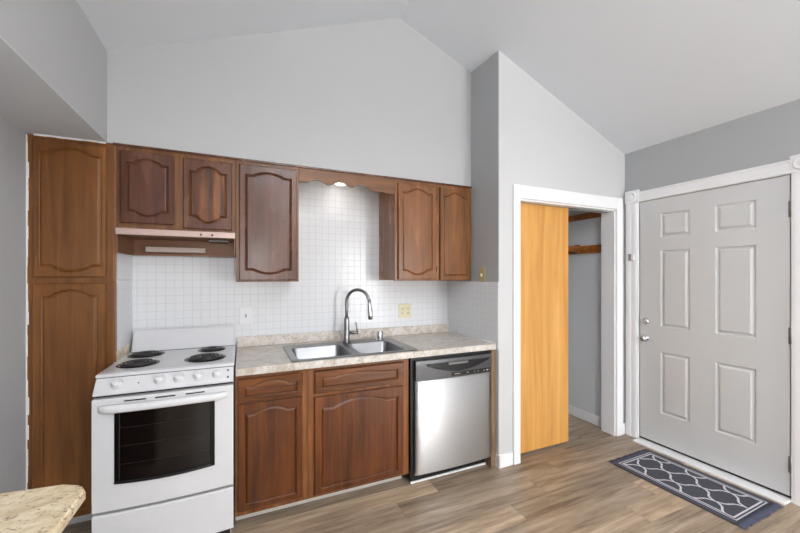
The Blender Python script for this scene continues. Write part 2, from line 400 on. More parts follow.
# cut a shallow pocket in the wall so that the slab sits in it: the wall is split around the door
bpy.data.objects.remove(bpy.data.objects['wall_right'])
bm2 = BM(); box(bm2, XD, XD+.12, YR-.1, DY0-.006, 0, zc(XD)+.01); box(bm2, XD, XD+.12, DY1+.006, 3.1, 0, zc(XD)+.01)
box(bm2, XD, XD+.12, DY0-.006, DY1+.006, DZ+.012, zc(XD)+.01); box(bm2, XD+.06, XD+.12, DY0-.006, DY1+.006, 0, DZ+.012)
struct('wall_right', bm2, M['grey_wall'], 'grey wall around the entry door')
obj('door_slab', bm, M['door'], d1)
kn = (1.905, .875)
bm = BM(); lathe(bm, (xf, kn[0], kn[1]), (xf-.062, kn[0], kn[1]), [(0, 0), (0, .030), (.1, .030), (.16, .013), (.45, .012), (.55, .022), (.75, .027), (.92, .022), (1, .008), (1, 0)])
obj('door_knob', bm, M['chrome'], d1)
bm = BM(); lathe(bm, (xf, 1.905, 1.019), (xf-.022, 1.905, 1.019), [(0, 0), (0, .031), (.5, .030), (.9, .022), (1, .018), (1, 0)]); box(bm, xf-.036, xf-.02, 1.901, 1.909, 1.003, 1.035, .002)
obj('deadbolt', bm, M['chrome'], d1)
for hz in (1.813, 1.027, .228):
    bm = BM(); cyl(bm, (xf-.008, DY0-.002, hz-.05), (xf-.008, DY0-.002, hz+.05), .0065, n=12); box(bm, xf-.003, xf, DY0, DY0+.012, hz-.05, hz+.05)
    for q in (-.025, 0, .025): box(bm, xf-.0155, xf-.006, DY0-.006, DY0+.002, hz+q-.001, hz+q+.001)
    obj('hinge', bm, M['nickel'], d1)
bm = BM(); box(bm, xf+.004, xf+.03, DY0-.002, DY1+.002, .018, .032); obj('weather_strip', bm, M['gap'], d1)
# casing: fluted legs, head and corner blocks
def casing_leg(y0, y1):
    bm = BM(); box(bm, XD-.018, XD, y0, y1, 0, 2.030, .003)
    for k in (.27, .73):
        yy_ = y0+(y1-y0)*k; box(bm, XD-.022, XD-.010, yy_-.017, yy_+.017, .0, 2.030, .004)
    return bm
LEG_L = (1.960, 2.068); LEG_R = (DY0-.112, DY0-.004)
struct('trim_5', casing_leg(*LEG_L), M['trim'], 'white fluted casing left of the entry door')
struct('trim_6', casing_leg(*LEG_R), M['trim'], 'white fluted casing right of the entry door')
bm = BM(); box(bm, XD-.018, XD, LEG_R[1]-.004, LEG_L[0]+.004, 2.030, 2.118, .003); box(bm, XD-.024, XD, LEG_R[1]-.002, LEG_L[0]+.002, 2.034, 2.05, .003); box(bm, XD-.022, XD, LEG_R[1]-.002, LEG_L[0]+.002, 2.100, 2.112, .003)
struct('trim_7', bm, M['trim'], 'white head casing above the entry door')
for k, (a, b) in enumerate((LEG_L, LEG_R)):
    bm = BM(); box(bm, XD-.026, XD, a-.004, b+.004, 2.030, 2.138, .004)
    m_ = (a+b)/2; lathe(bm, (XD-.026, m_, 2.084), (XD-.036, m_, 2.084), [(0, .045), (.8, .042), (1, .036), (.3, .030), (.3, .018), (1, .012), (1, 0)])
    struct('trim_%d' % (8+k), bm, M['trim'], ('left' if k == 0 else 'right')+' rosette corner block of the entry door casing')
bm = BM(); box(bm, XD-.095, XD+.02, DY0-.002, DY1+.002, 0, .014, .003)
struct('trim_10', bm, M['trim'], 'white threshold under the entry door')
bm = BM(); box(bm, XD-.034, XD-.0225, 2.004, 2.036, 1.532, 1.590, .002); box(bm, XD-.038, XD-.034, 2.014, 2.020, 1.546, 1.582, .001); 
tag(obj('latch_plate', bm, flat('grey_latch_metal', srgb(150, 150, 150), .5)), 'small metal security latch plate on the casing left of the entry door', 'latch')
bm = BM(); box(bm, XD-.046, XD-.0226, 1.984, 2.003, 1.535, 1.590, .003); tag(obj('latch_block', bm, M['white_plastic']), 'tiny white latch block next to the metal plate on the door casing', 'latch')

# ------------------------------------------------------------ cathedral panel door
def arch(u, flat=.15):
    k = abs(u-.5)/(.5-flat)
    if k >= 1: return 0
    return math.cos(PI/2*k)**.85 if k < .8 else (math.cos(PI/2*.8)**.85)*(.5+.5*math.cos(PI*(k-.8)/.2))
def panel_door(x0, x1, z0, z1, y, th=.02, stile=.05, A=.03, top=True, bot=False, rail=None):
    bm = BM(); N = 28; rail = rail or stile
    fx = [0, .0]+[i/N for i in range(1, N)]+[1.]
    us = [i/N for i in range(N+1)]
    def loop(d, yy, outer=False):
        if outer:
            a0, a1, b0, b1 = x0+d, x1-d, z0+d, z1-d
            T = [(a0+(a1-a0)*u, b1) for u in us]; B = [(a0+(a1-a0)*u, b0) for u in us]
        else:
            a0, a1, b0, b1 = x0+stile+d, x1-stile-d, z0+rail+d, z1-rail-d
            T = [(a0+(a1-a0)*u, b1+(A*(arch(u)-1) if top else 0)) for u in us]
            B = [(a0+(a1-a0)*u, b0-(A*(arch(u)-1) if bot else 0)) for u in us]
        return ([bm.verts.new((p[0], yy, p[1])) for p in T], [bm.verts.new((p[0], yy, p[1])) for p in B])
    L = [loop(0, y+th, True), loop(0, y+.004, True), loop(.004, y, True), loop(-.003, y), loop(0, y+.006), loop(.0025, y+.0075), loop(.005, y+.006), loop(.011, y+.0015), loop(.014, y+.0006)]
    for li, ((T0, B0), (T1, B1)) in enumerate(zip(L, L[1:])):
        k0 = len(bm.faces)
        for i in range(N):
            bm.faces.new((T0[i], T0[i+1], T1[i+1], T1[i])); bm.faces.new((B0[i], B1[i], B1[i+1], B0[i+1]))
        bm.faces.new((T0[0], T1[0], B1[0], B0[0])); bm.faces.new((T0[N], B0[N], B1[N], T1[N]))
        if li >= 5:
            bm.faces.ensure_lookup_table()
            for q in range(k0, len(bm.faces)): bm.faces[q].material_index = 1
    T, B = L[-1]
    for i in range(N): bm.faces.new((T[i], T[i+1], B[i+1], B[i])).material_index = 1
    T, B = L[0]
    bm.faces.new(T+B[::-1])
    return bm
FT = YF-.001   # cabinet face plane
def carcass(bm, x0, x1, z0, z1, yf, yb, openings, fr=.02):
    """box with a face frame: solid body a little behind the frame, frame rails around the openings"""
    box(bm, x0+.002, x1-.002, yf+fr, yb, z0+.004, z1-.002)
    cuts = sorted(openings)
    xs_ = [x0]+[q for o in cuts for q in (o[0], o[1])]+[x1]
    for i in range(0, len(xs_), 2): box(bm, xs_[i], xs_[i+1], yf, yf+fr+.004, z0, z1, .0015)
    for o in cuts:
        box(bm, o[0]-.001, o[1]+.001, yf, yf+fr+.004, z0, o[2], .0015); box(bm, o[0]-.001, o[1]+.001, yf, yf+fr+.004, o[3], z1, .0015)
# pantry
p = thing('pantry_cabinet', 'tall shallow brown wooden pantry cabinet against the left wall', 'cabinet', (-.81, 2.5, .135))
bm = BM(); carcass(bm, XL+.004, -.6405, .136, ZS-.004, FT, YB-.002, [(-.955, -.685, .16, 1.34)]); box(bm, -.955, -.685, FT+.001, FT+.02, 1.3, 1.45)
obj('carcass', bm, W4, p)
obj('cabinet_door', panel_door(-.958, -.667, 1.392, 2.088, YF-.021, stile=.020, A=.032, bot=True, rail=.026), W4, p)
obj('cabinet_door', panel_door(-.962, -.669, .142, 1.360, YF-.021, stile=.034, A=.034, rail=.032), W4, p)
bm = BM(); pts = []
zz = .2
while zz < 2.1:
    h_ = random.uniform(.04, .12); wv = random.uniform(.002, .010)
    box(bm, XL+.001, XL+.004+wv, FT-.004, FT, zz, min(zz+h_, 2.11), .0015); zz += h_
xx_ = XL+.03
while xx_ < -.68:
    h_ = random.uniform(.03, .08); wv = random.uniform(.002, .008)
    box(bm, xx_, min(xx_+h_, -.672), FT-.004, FT, ZS-.004-wv, ZS-.0005, .001); xx_ += h_
obj('caulk_bead', bm, M['caulk'], p)['label'] = 'ragged white caulk and paint smears along the edge'
# filler stile between pantry and wall cabinets
bm = BM(); box(bm, -.6395, -.6285, FT, FT+.02, .93, ZS-.004, .001)
tag(obj('filler_strip', bm, W6), 'narrow wooden filler strip right of the pantry above the range', 'filler strip')
# over-hood cabinet
p = thing('wall_cabinet', 'short two door wooden wall cabinet above the range hood', 'cabinet', (-.33, 2.58, 1.65), None)
bm = BM(); carcass(bm, -.628, -.038, 1.648, ZS-.004, FT, YB-.002, [(-.59, -.37, 1.70, 2.07), (-.30, -.075, 1.70, 2.07)]); obj('carcass', bm, W1, p)
obj('cabinet_door', panel_door(-.607, -.356, 1.690, 2.083, YF-.021, stile=.030, A=.028, bot=True, rail=.036), W2, p)
obj('cabinet_door', panel_door(-.312, -.058, 1.674, 2.080, YF-.021, stile=.032, A=.038, bot=True, rail=.034), [W2, W5], p)['label'] = 'door with dark flame grained panel'
# tall single cabinet
p = thing('wall_cabinet', 'single door brown wall cabinet left of the sink valance', 'cabinet', (.15, 2.58, 1.362))
bm = BM(); carcass(bm, -.037, .336, 1.362, ZS-.004, FT, YB-.002, [(.0, .31, 1.40, 2.06)]); obj('carcass', bm, W1, p)
obj('cabinet_door', panel_door(-.018, .321, 1.372, 2.084, YF-.021, stile=.034, A=.026, bot=True, rail=.036), W2, p)
# right cabinet
p = thing('wall_cabinet', 'two door honey brown wall cabinet right of the sink', 'cabinet', (1.35, 2.58, 1.362))
bm = BM(); carcass(bm, 1.020, XP-.016, 1.362, ZS-.004, FT, YB-.002, [(1.055, 1.345, 1.4, 2.06), (1.405, 1.64, 1.4, 2.06)]); obj('carcass', bm, W6, p)
obj('cabinet_door', panel_door(1.041, 1.357, 1.374, 2.082, YF-.021, stile=.036, A=.034, bot=True, rail=.030), W6, p)
obj('cabinet_door', panel_door(1.394, 1.668, 1.366, 2.086, YF-.021, stile=.030, A=.036, rail=.034), W1, p)
for hz in (1.45, 2.0):
    bm = BM(); box(bm, 1.363, 1.372, FT-.004, FT+.001, hz-.02, hz+.02, .001); obj('hinge', bm, M['gap'], p)
# crown line along the cabinet tops
bm = BM(); box(bm, -.64, XP-.014, YF-.012, YF-.0015, ZS-.012, ZS+.001, .002)
tag(obj('crown_strip', bm, W2), 'thin dark wooden strip along the top of the wall cabinets', 'trim')
# scalloped valance
bm = BM(); X0, X1 = .338, 1.018; N = 66
def val(u):
    pts = [((x-X0)/(X1-X0), z) for x, z in ((X0, 2.018), (.38, 2.018), (.447, 2.042), (.475, 2.040), (.535, 2.013), (.61, 2.044), (.63, 2.042), (.695, 2.012), (.754, 2.040), (.775, 2.039), (.86, 2.004), (.92, 2.006), (.98, 1.996), (X1, 1.996))]
    for (a, za), (b, zb) in zip(pts, pts[1:]):
        if a <= u <= b: k = (u-a)/(b-a); return za+(zb-za)*(3*k*k-2*k**3)
    return 1.996
top = [(X0, ZS-.004), (X1, ZS-.004)]; low = [(X0+(X1-X0)*i/N, val(i/N)) for i in range(N, -1, -1)]
A_ = [(a, b) for a, b in low[::-1]]
for y_, flip in ((FT, 0), (FT+.019, 1)):
    pass
fr_ = [[bm.verts.new((x, y_, z)) for x, z in A_] for y_ in (FT, FT+.019)]; tp = [[bm.verts.new((x, y_, ZS-.004)) for x, z in A_] for y_ in (FT, FT+.019)]
for i in range(N):
    bm.faces.new((fr_[0][i], fr_[0][i+1], tp[0][i+1], tp[0][i])); bm.faces.new((fr_[1][i], tp[1][i], tp[1][i+1], fr_[1][i+1]))
    bm.faces.new((fr_[0][i], fr_[1][i], fr_[1][i+1], fr_[0][i+1])); bm.faces.new((tp[0][i], tp[0][i+1], tp[1][i+1], tp[1][i]))
for i in (0, N): bm.faces.new((fr_[0][i], tp[0][i], tp[1][i], fr_[1][i]))
tag(obj('valance', bm, W1H), 'scalloped wooden valance board over the sink', 'valance')
# lamp behind the valance
p = thing('sink_light', 'small round white lamp behind the scalloped valance', 'lamp', (.67, 2.63, ZS))
bm = BM(); lathe(bm, (.67, 2.63, ZS-.001), (.67, 2.63, ZS-.02), [(0, 0), (0, .07), (.6, .07), (1, .06), (1, 0)]); obj('lamp_base', bm, M['white_plastic'], p)
bm = BM(); lathe(bm, (.67, 2.63, ZS-.02), (.67, 2.63, ZS-.045), [(0, .055), (.3, .055), (.7, .04), (.95, .015), (1, 0)])
e_ = NT('lamp_glass'); e_.set((1, 1, 1, 1), .3, 0, Emission_Strength=1.6); e_.b.inputs['Emission Color'].default_value = (1, .93, .84, 1)
obj('lamp_glass', bm, e_.m, p)
pl = bpy.data.lights.new('sink_lamp_light', 'POINT'); pl.energy = .32; pl.shadow_soft_size = .09; pl.color = (1, .93, .85)
plo = bpy.data.objects.new('sink_lamp_light', pl); C.objects.link(plo); plo.location = (.67, 2.63, ZS-.13)

# ------------------------------------------------------------ range hood
HX0, HX1 = -.625, -.040
p = thing('range_hood', 'brown range hood with a pale metal front strip', 'range hood', (-.33, 2.6, 1.54))
bm = BM(); box(bm, HX0, HX1, YF-.014, YB-.003, 1.630, 1.6465, .001)
for a in (HX0, HX1-.006): box(bm, a, a+.006, YF-.012, YB-.003, 1.527, 1.645)
box(bm, HX0, HX1, 2.700, 2.7305, 1.527, 1.540)
box(bm, HX0, HX1, 2.730, YB-.003, 1.535, 1.645)
obj('canopy', bm, M['hood_brown'], p)
bm = BM(); box(bm, HX0-.001, HX1+.001, YF-.022, YF-.012, 1.625, 1.660, .003); obj('front_strip', bm, M['hood_strip'], p)
for x_ in (-.222, -.163):
    bm = BM(); cyl(bm, (x_, YF-.022, 1.640), (x_, YF-.030, 1.640), .006, .005, 12); obj('button', bm, M['gap'], p)
bm = BM(); box(bm, -.545, -.22, 2.650, 2.730, 1.548, 1.580, .004); obj('light_lens', bm, M['lens'], p)
bm = BM(); box(bm, -.20, -.08, 2.58, 2.73, 1.618, 1.629, .004); obj('grease_filter', bm, M['nickel'], p)

# ------------------------------------------------------------ range
RX0, RX1, RYF = -.631, -.0405, 2.080
p = thing('range', 'white electric coil range with black oven window', 'range', (-.335, 2.42, 0))
bm = BM(); box(bm, RX0+.003, RX1-.003, RYF+.03, 2.74, .05, .846, .002); box(bm, RX0+.003, RX1-.003, RYF+.055, 2.74, .84, .916, .002)
for sx in (RX0+.03, RX1-.03):
    for sy in (RYF+.08, 2.70): cyl(bm, (sx, sy, 0), (sx, sy, .052), .016)
obj('body', bm, M['white_enamel'], p)
bm = BM(); box(bm, RX0+.006, RX1-.006, RYF+.024, RYF+.0305, .055, .846); obj('front_gap', bm, M['gap'], p)
# cooktop: slab with raised rim
bm = BM(); box(bm, RX0, RX1, RYF+.042, 2.735, .915, .931, .005, seg=3)
box(bm, RX0+.012, RX1-.012, RYF+.06, 2.65, .928, .9325, .003)
obj('cooktop', bm, M['white_enamel'], p)
bm = BM(); box(bm, RX0+.004, RX1-.004, RYF+.047, RYF+.07, .911, .9155); obj('cooktop_seam', bm, M['gap'], p)
# control panel, slightly slanted
bm = BM(); prism(bm, [(RYF+.044, .912), (RYF-.004, .851), (RYF, .841), (RYF+.06, .841), (RYF+.06, .912)], 0, RX0+.003, RX1-.003)
bmesh.ops.bevel(bm, geom=[e for e in bm.edges], offset=.0025, segments=2, affect='EDGES'); obj('control_panel', bm, M['white_enamel'], p)
py_ = lambda z: RYF-.004+(z-.851)*.048/.061
for x_ in (-.543, -.370, -.290, -.205, -.118):
    zk = .884; n_ = Vector((0, -1, .75)).normalized(); c0 = Vector((x_, py_(zk), zk))
    bm = BM(); lathe(bm, c0, c0+n_*.026, [(0, 0), (0, .025), (.12, .025), (.3, .019), (.85, .0165), (1, .014), (1, 0)], 28)
    q = c0+n_*.02; R = Matrix.Translation(q) @ n_.to_track_quat('Z', 'X').to_matrix().to_4x4()
    box(bm, -.0045, .0045, -.018, .018, -.006, .012, .002, mat=R)
    obj('knob', bm, M['white_plastic'], p)
for x_, z_ in ((-.070, .898), (-.070, .868), (-.458, .882)):
    bm = BM(); r_ = .0045 if x_ > -.1 else .003; cyl(bm, (x_, py_(z_)+.003, z_), (x_, py_(z_)-.003, z_), r_, n=12); obj('indicator_light', bm, M['gap'], p)
# oven door
bm = BM(); DZ0, DZ1 = .305, .829
N = 16
prof = [(RX0+.003+(RX1-RX0-.006)*i/N) for i in range(N+1)]
bow = lambda x: -.014*(1-((x-(RX0+RX1)/2)/((RX1-RX0)/2))**2)
def slabdoor(bm, z0, z1, ya, yb, k=1.0, xa=None, xb=None, zlow=None):
    xs_ = prof if xa is None else [xa+(xb-xa)*i/N for i in range(N+1)]
    rows = []
    for (yo, zf, mode) in ((yb, 0, 1), (ya+.006, 0, 0), (ya, .006, 0), (ya, -.006, 2), (ya+.006, 0, 3), (yb, 0, 4)):
        r = []
        for x in xs_:
            zl = z0-(zlow(x) if zlow else 0)
            z = {1: zl, 0: zl+zf, 2: z1-.006, 3: z1, 4: z1}[mode]
            y = yo if mode in (1, 4) else yo+bow(x)*k
            r.append(bm.verts.new((x, y, z)))
        rows.append(r)
    for a, b in zip(rows, rows[1:]+rows[:1]):
        for i in range(N):
            f = bm.faces.new((a[i], a[i+1], b[i+1], b[i]))
    for i in (0, N): bm.faces.new([r[i] for r in rows])
slabdoor(bm, DZ0, DZ1, RYF-.010, RYF+.024)
od = obj('oven_door', bm, M['white_enamel'], p)
bm = BM(); slabdoor(bm, .436, .783, RYF-.0125, RYF, 1.0, -.542, -.133, lambda x: .010*(1-((x+.34)/.207)**2)); ow = obj('oven_window', bm, M['glass'], od)
bm = BM()
xa, xb = -.541, -.131
for (p0, p1, z0, z1) in ((xa-.002, xa+.020, .432, .786), (xb-.020, xb+.002, .432, .786)): box(bm, p0, p1, RYF-.0145+bow((p0+p1)/2), RYF+.01, z0, z1, .003)
for zz_, sg in ((.775, 0), (.440, 1)):
    tube(bm, [(xa+(xb-xa)*i/12, RYF-.0125+bow(xa+(xb-xa)*i/12), zz_-(.010*(1-((xa+(xb-xa)*i/12+.34)/.207)**2) if sg else 0)) for i in range(13)], .0085, 8)
obj('window_border', bm, flat('black_window_border', srgb(8, 8, 9), .25), od)
bm = BM()
for z_ in (.52, .605, .69):
    for a, b in ((-.53, -.345), (-.34, -.15)): tube(bm, [(a+(b-a)*i/6, RYF-.0131+bow(a+(b-a)*i/6), z_-.002*(1-abs(i-3)/3)) for i in range(7)], .0007, 6)
rk = flat('oven_rack_seen_through_glass', srgb(52, 44, 40), .5); obj('rack_line', bm, rk, od)
for a, b in ((-.505, -.420), (-.383, -.300), (-.257, -.175)):
    bm = BM(); tube(bm, [(a+(b-a)*i/6, RYF-.0095+bow(a+(b-a)*i/6), .813) for i in range(7)], .0036, 8); obj('vent_slot', bm, M['gap'], od)
bm = BM(); ha, hb = -.605, -.068
rows = []
for i in range(25):
    u = i/24; x = ha+(hb-ha)*u; e_ = min(u, 1-u)*24; out = .024*min(1, (e_/1.5))**.7 if e_ > 0 else 0
    y = RYF-.012+bow(x)-out; hh = .0185*(.8+.2*min(1, e_/1.5)); zc_ = .785
    rows.append([bm.verts.new((x, y+dy, zc_+dz*hh)) for dy, dz in ((.014, 1), (.004, 1.0), (-.002, .75), (-.003, 0), (-.002, -.75), (.004, -1), (.014, -1))])
for a, b in zip(rows, rows[1:]):
    for k in range(7): f = bm.faces.new((a[k], a[(k+1) % 7], b[(k+1) % 7], b[k])); f.smooth = True
bm.faces.new(rows[0]); bm.faces.new(rows[-1][::-1]); obj('oven_handle', bm, M['white_plastic'], od)
bm = BM(); slabdoor(bm, .075, .292, RYF-.008, RYF+.024); dr = obj('storage_drawer', bm, M['white_enamel'], p)
bm = BM(); box(bm, RX0+.02, RX1-.02, RYF+.03, RYF+.045, .0, .05); obj('toe_plate', bm, M['gap'], p)
# backguard
bm = BM(); prism(bm, [(2.656, .930), (2.712, 1.048), (2.722, 1.060), (2.740, 1.060), (2.740, .930)], 0, RX0+.012, RX1-.008)
bmesh.ops.bevel(bm, geom=[e for e in bm.edges if e.verts[0].co.z > .94 or e.verts[1].co.z > .94], offset=.007, segments=3, affect='EDGES'); obj('backguard', bm, M['white_enamel'], p)
bm = BM(); box(bm, RX0+.012, RX1-.008, 2.650, 2.657, .931, .9338); obj('backguard_seam', bm, M['gap'], p)
# burners
for bx, by, br in ((-.503, 2.305, .084), (-.518, 2.553, .080), (-.191, 2.312, .094), (-.176, 2.560, .068)):
    bm = BM(); lathe(bm, (bx, by, .931), (bx, by, .941), [(.1, br+.012), (.3, br+.009), (.3, br+.002), (.2, br-.01), (.17, br*.3), (.17, 0)], 40); dbo = obj('drip_bowl', bm, M['drip'], p)
    bm = BM(); turns = 4; pts = []
    for i in range(turns*28+1):
        a = 2*PI*i/28; r_ = .018+(br-.022)*i/(turns*28); pts.append((bx+r_*math.cos(a), by+r_*math.sin(a), .9395))
    tube(bm, pts, .0048, 8); tube(bm, [(bx-.014, by, .9385), (bx+.0, by+.004, .938), (bx+.014, by, .9385)], .0045, 8)
    for a in (0.5, 2.6, 4.7): box(bm, -.004, br-.006, -.0015, .0015, -.003, .0015, mat=Matrix.Translation((bx, by, .9345)) @ Matrix.Rotation(a, 4, 'Z'))
    obj('coil_element', bm, M['coil'], p)
# old splash strip on the left tile
bm = BM(); box(bm, -.632, -.628, YF+.01, 2.66, .925, .985, .001)
tag(obj('side_splash', bm, M['penin']), 'short brown granite patterned strip on the tile left of the range', 'backsplash')

# ------------------------------------------------------------ base cabinets
BF = 2.142
def base_cab(p, x0, x1, openings, wood_, side=True):
    bm = BM(); box(bm, x0+.002, x1-.002, BF+.018, 2.745, .10, .66); 
    box(bm, x0+.002, x1-.002, BF+.018, 2.16, .66, .858); pass
    xs_ = sorted({x0, x1} | {o[0] for o in openings} | {o[1] for o in openings})
    box(bm, x0, openings[0][0], BF, BF+.02, .088, .860, .001); box(bm, openings[0][1], x1, BF, BF+.02, .088, .860, .001)
    for z0, z1 in ((.088, .15), (.675, .712), (.838, .860)): box(bm, openings[0][0]-.001, openings[0][1]+.001, BF+.0003, BF+.02, z0, z1)
    obj('carcass', bm, wood_, p)
    bm = BM(); box(bm, x0, x1, BF+.112, BF+.125, 0, .0995); obj('toe_board', bm, M['strip'], p)['label'] = 'whitish toe board'
p = thing('base_cabinet', 'narrow wooden base cabinet with one drawer right of the range', 'cabinet', (.15, 2.45, 0))
base_cab(p, -.036, .350, [(.0, .300)], W3F)
dd = obj('cabinet_door', panel_door(-.022, .316, .118, .702, BF-.021, stile=.036, A=.026, rail=.032), W3, p)
dd = obj('drawer_front', panel_door(-.022, .318, .716, .838, BF-.021, stile=.032, A=.026, rail=.018), W3H, p)
p = thing('base_cabinet', 'wide wooden base cabinet under the sink', 'cabinet', (.68, 2.45, 0))
base_cab(p, .351, 1.003, [(.400, .950)], W3F)
dd = obj('cabinet_door', panel_door(.386, .957, .108, .684, BF-.021, stile=.040, A=.036, rail=.032), W3, p)
dd = obj('drawer_front', panel_door(.388, .960, .706, .836, BF-.021, stile=.042, A=.016, rail=.026), W3H, p)
# end panel right of the dishwasher
bm = BM(); box(bm, 1.652, 1.694, 2.108, 2.74, .0, .858, .001)
tag(obj('end_panel', bm, wood('worn_end_panel_wood', srgb(92, 70, 50), srgb(128, 104, 78), srgb(146, 122, 96), .5)), 'worn brown wooden end panel between the dishwasher and the partition', 'panel')

# ------------------------------------------------------------ dishwasher
p = thing('dishwasher', 'stainless steel front dishwasher with dark control panel', 'dishwasher', (1.33, 2.42, 0))
bm = BM(); box(bm, 1.010, 1.648, 2.128, 2.70, .09, .856, .002); obj('tub_frame', bm, M['black'], p)
bm = BM(); box(bm, 1.034, 1.646, 2.175, 2.195, .012, .095, .001); obj('toe_kick', bm, M['black'], p)
bm = BM(); box(bm, 1.030, 1.648, 2.165, 2.1749, 0, .012, .001); obj('floor_strip', bm, M['trim'], p)['label'] = 'thin white strip at the floor'
bm = BM(); N = 20; x0, x1 = 1.036, 1.646
rows = []
for z, dy in ((.085, .02), (.085, .003), (.09, 0), (.70, 0), (.704, .003), (.704, .02)):
    r = []
    for i in range(N+1):
        u = i/N; x = x0+(x1-x0)*u; y = 2.100+dy-.010*(1-(2*u-1)**2)*(0 if dy > .01 else 1)
        e_ = min(u, 1-u)*(x1-x0); y += .006*max(0, 1-e_/.02)**2 if dy < .01 else 0
        r.append(bm.verts.new((x, y, z)))
    rows.append(r)
for a, b in zip(rows, rows[1:]+rows[:1]):
    for i in range(N): f = bm.faces.new((a[i], a[i+1], b[i+1], b[i])); f.smooth = (a is rows[2])
for i in (0, N): bm.faces.new([r[i] for r in rows])
obj('door_panel', bm, M['steel'], p)
# control panel with a curved pocket handle
bm = BM(); hx0, hx1 = 1.10, 1.635; N = 32
def hz_(u): return .745+.058*abs(2*u-1)**2.2
zt = .845
fr = []
for i in range(N+1):
    u = i/N; x = 1.036+(1.646-1.036)*u
    h_ = .8 if x < hx0 or x > hx1 else None
    v_ = (x-hx0)/(hx1-hx0); zh = .806 if not 0 <= v_ <= 1 else .745+.061*abs(2*v_-1)**1.8
    yb_ = 2.096-.010*(1-(2*u-1)**2)
    fr.append([bm.verts.new(q) for q in ((x, 2.12, .707), (x, yb_, .707), (x, yb_, zh), (x, yb_+.022 if zh < .8 else yb_+.0005, zh+.004), (x, yb_+.022 if zh < .8 else yb_+.0005, .812), (x, yb_, .814), (x, yb_+.002, .836), (x, 2.12, .836))])
for a, b in zip(fr, fr[1:]):
    for k in range(8): bm.faces.new((a[k], b[k], b[(k+1) % 8], a[(k+1) % 8]))
bm.faces.new(fr[0]); bm.faces.new(fr[-1][::-1])
cp = obj('control_panel', bm, M['dw_panel'], p)
bm = BM(); box(bm, 1.28, 1.44, 2.087, 2.106, .792, .810, .004); obj('latch_handle', bm, M['nickel'], cp)
bm = BM()
N2 = 20
a_ = []
for i in range(N2+1):
    v_ = i/N2*.88+.06; x = hx0+(hx1-hx0)*v_; u = (x-1.036)/.61; zh = .745+.061*abs(2*v_-1)**1.8; yb_ = 2.096-.010*(1-(2*u-1)**2)+.0205
    a_.append((bm.verts.new((x, yb_, zh+.004)), bm.verts.new((x, yb_, .811))))
for q, r_ in zip(a_, a_[1:]): bm.faces.new((q[0], r_[0], r_[1], q[1]))
obj('handle_pocket', bm, M['black'], cp)
bm = BM(); box(bm, 1.30, 1.63, 2.0845, 2.098, .714, .741, .002); kp = obj('key_strip', bm, M['black'], cp)
mk = [(1.325, .045, .004), (1.425, .012, .006), (1.485, .010, .003), (1.515, .010, .003), (1.565, .012, .005), (1.592, .014, .009), (1.615, .006, .004)]
for mx, mw, mh in mk:
    bm = BM(); box(bm, mx, mx+mw, 2.0835, 2.0846, .728-mh/2, .728+mh/2); obj('printed_mark', bm, M['lens'], kp)

# ------------------------------------------------------------ countertop with sink cut-out
SX0, SX1, SY0, SY1, SZ = .255, 1.078, 2.126, 2.645, .902
p = thing('countertop', 'beige speckled laminate countertop holding the sink', 'countertop', (.83, 2.43, .862))
bm = BM(); cx0, cx1, cy0, cy1 = -.034, XP-.008, 2.104, 2.748
ix0, ix1, iy0, iy1 = SX0+.02, SX1-.02, SY0+.02, SY1-.02
box(bm, cx0, ix0, cy0+.01, cy1, .862, SZ); box(bm, ix1, cx1, cy0+.01, cy1, .862, SZ)
box(bm, ix0-.001, ix1+.001, cy0+.01, iy0, .862, SZ); box(bm, ix0-.001, ix1+.001, iy1, cy1, .862, SZ)
box(bm, cx0, cx1, cy0, cy0+.016, .860, SZ+.0003, .005, seg=3)
obj('worktop', bm, M['counter'], p)
bm = BM(); box(bm, cx0, cx1-.002, YB-.022, YB-.001, SZ, .972, .004, seg=3)
box(bm, cx1-.016, cx1+.0005, 2.60, YB-.022, SZ, .96, .004)
obj('backsplash_lip', bm, M['counter'], p)
bm = BM(); tube(bm, [(cx1-.002, cy0+.02, SZ+.002), (cx1-.002, 2.6, SZ+.002)], .004, 8); obj('caulk_line', bm, M['caulk'], p)
# sink
p = thing('sink', 'double bowl stainless steel drop-in sink', 'sink', (.65, 2.39, SZ))
bm = BM()
def rr(x0, x1, y0, y1, r, z, n=6):
    pts = []
    for cx_, cy_, a0 in ((x1-r, y1-r, 0), (x0+r, y1-r, PI/2), (x0+r, y0+r, PI), (x1-r, y0+r, 3*PI/2)):
        for i in range(n+1): a = a0+PI/2*i/n; pts.append((cx_+r*math.cos(a), cy_+r*math.sin(a), z))
    return pts
def ring(pts): return [bm.verts.new(q) for q in pts]
def bridge(a, b, sm=True):
    n = len(a)
    for i in range(n): f = bm.faces.new((a[i], a[(i+1) % n], b[(i+1) % n], b[i])); f.smooth = sm
# rim: rolled edge, flat deck around the two bowls
B1 = (SX0+.042, .645, SY0+.045, 2.540); B2 = (.690, 1.005, SY0+.045, 2.540)
o1 = ring(rr(SX0, SX1, SY0, SY1, .03, SZ+.0005)); o2 = ring(rr(SX0+.004, SX1-.004, SY0+.004, SY1-.004, .028, SZ+.006)); o3 = ring(rr(SX0+.014, SX1-.014, SY0+.014, SY1-.014, .02, SZ+.004))
bridge(o1, o2); bridge(o2, o3)
bowls = []
for (a, b, c_, d) in (B1, B2):
    t0 = ring(rr(a, b, c_, d, .045, SZ+.004)); t1 = ring(rr(a+.004, b-.004, c_+.004, d-.004, .042, SZ-.004))
    t2 = ring(rr(a+.012, b-.012, c_+.012, d-.012, .04, SZ-.13)); t3 = ring(rr(a+.04, b-.04, c_+.04, d-.04, .03, SZ-.155))
    bridge(t0, t1); bridge(t1, t2); bridge(t2, t3); bm.faces.new(t3); bowls.append(t0)
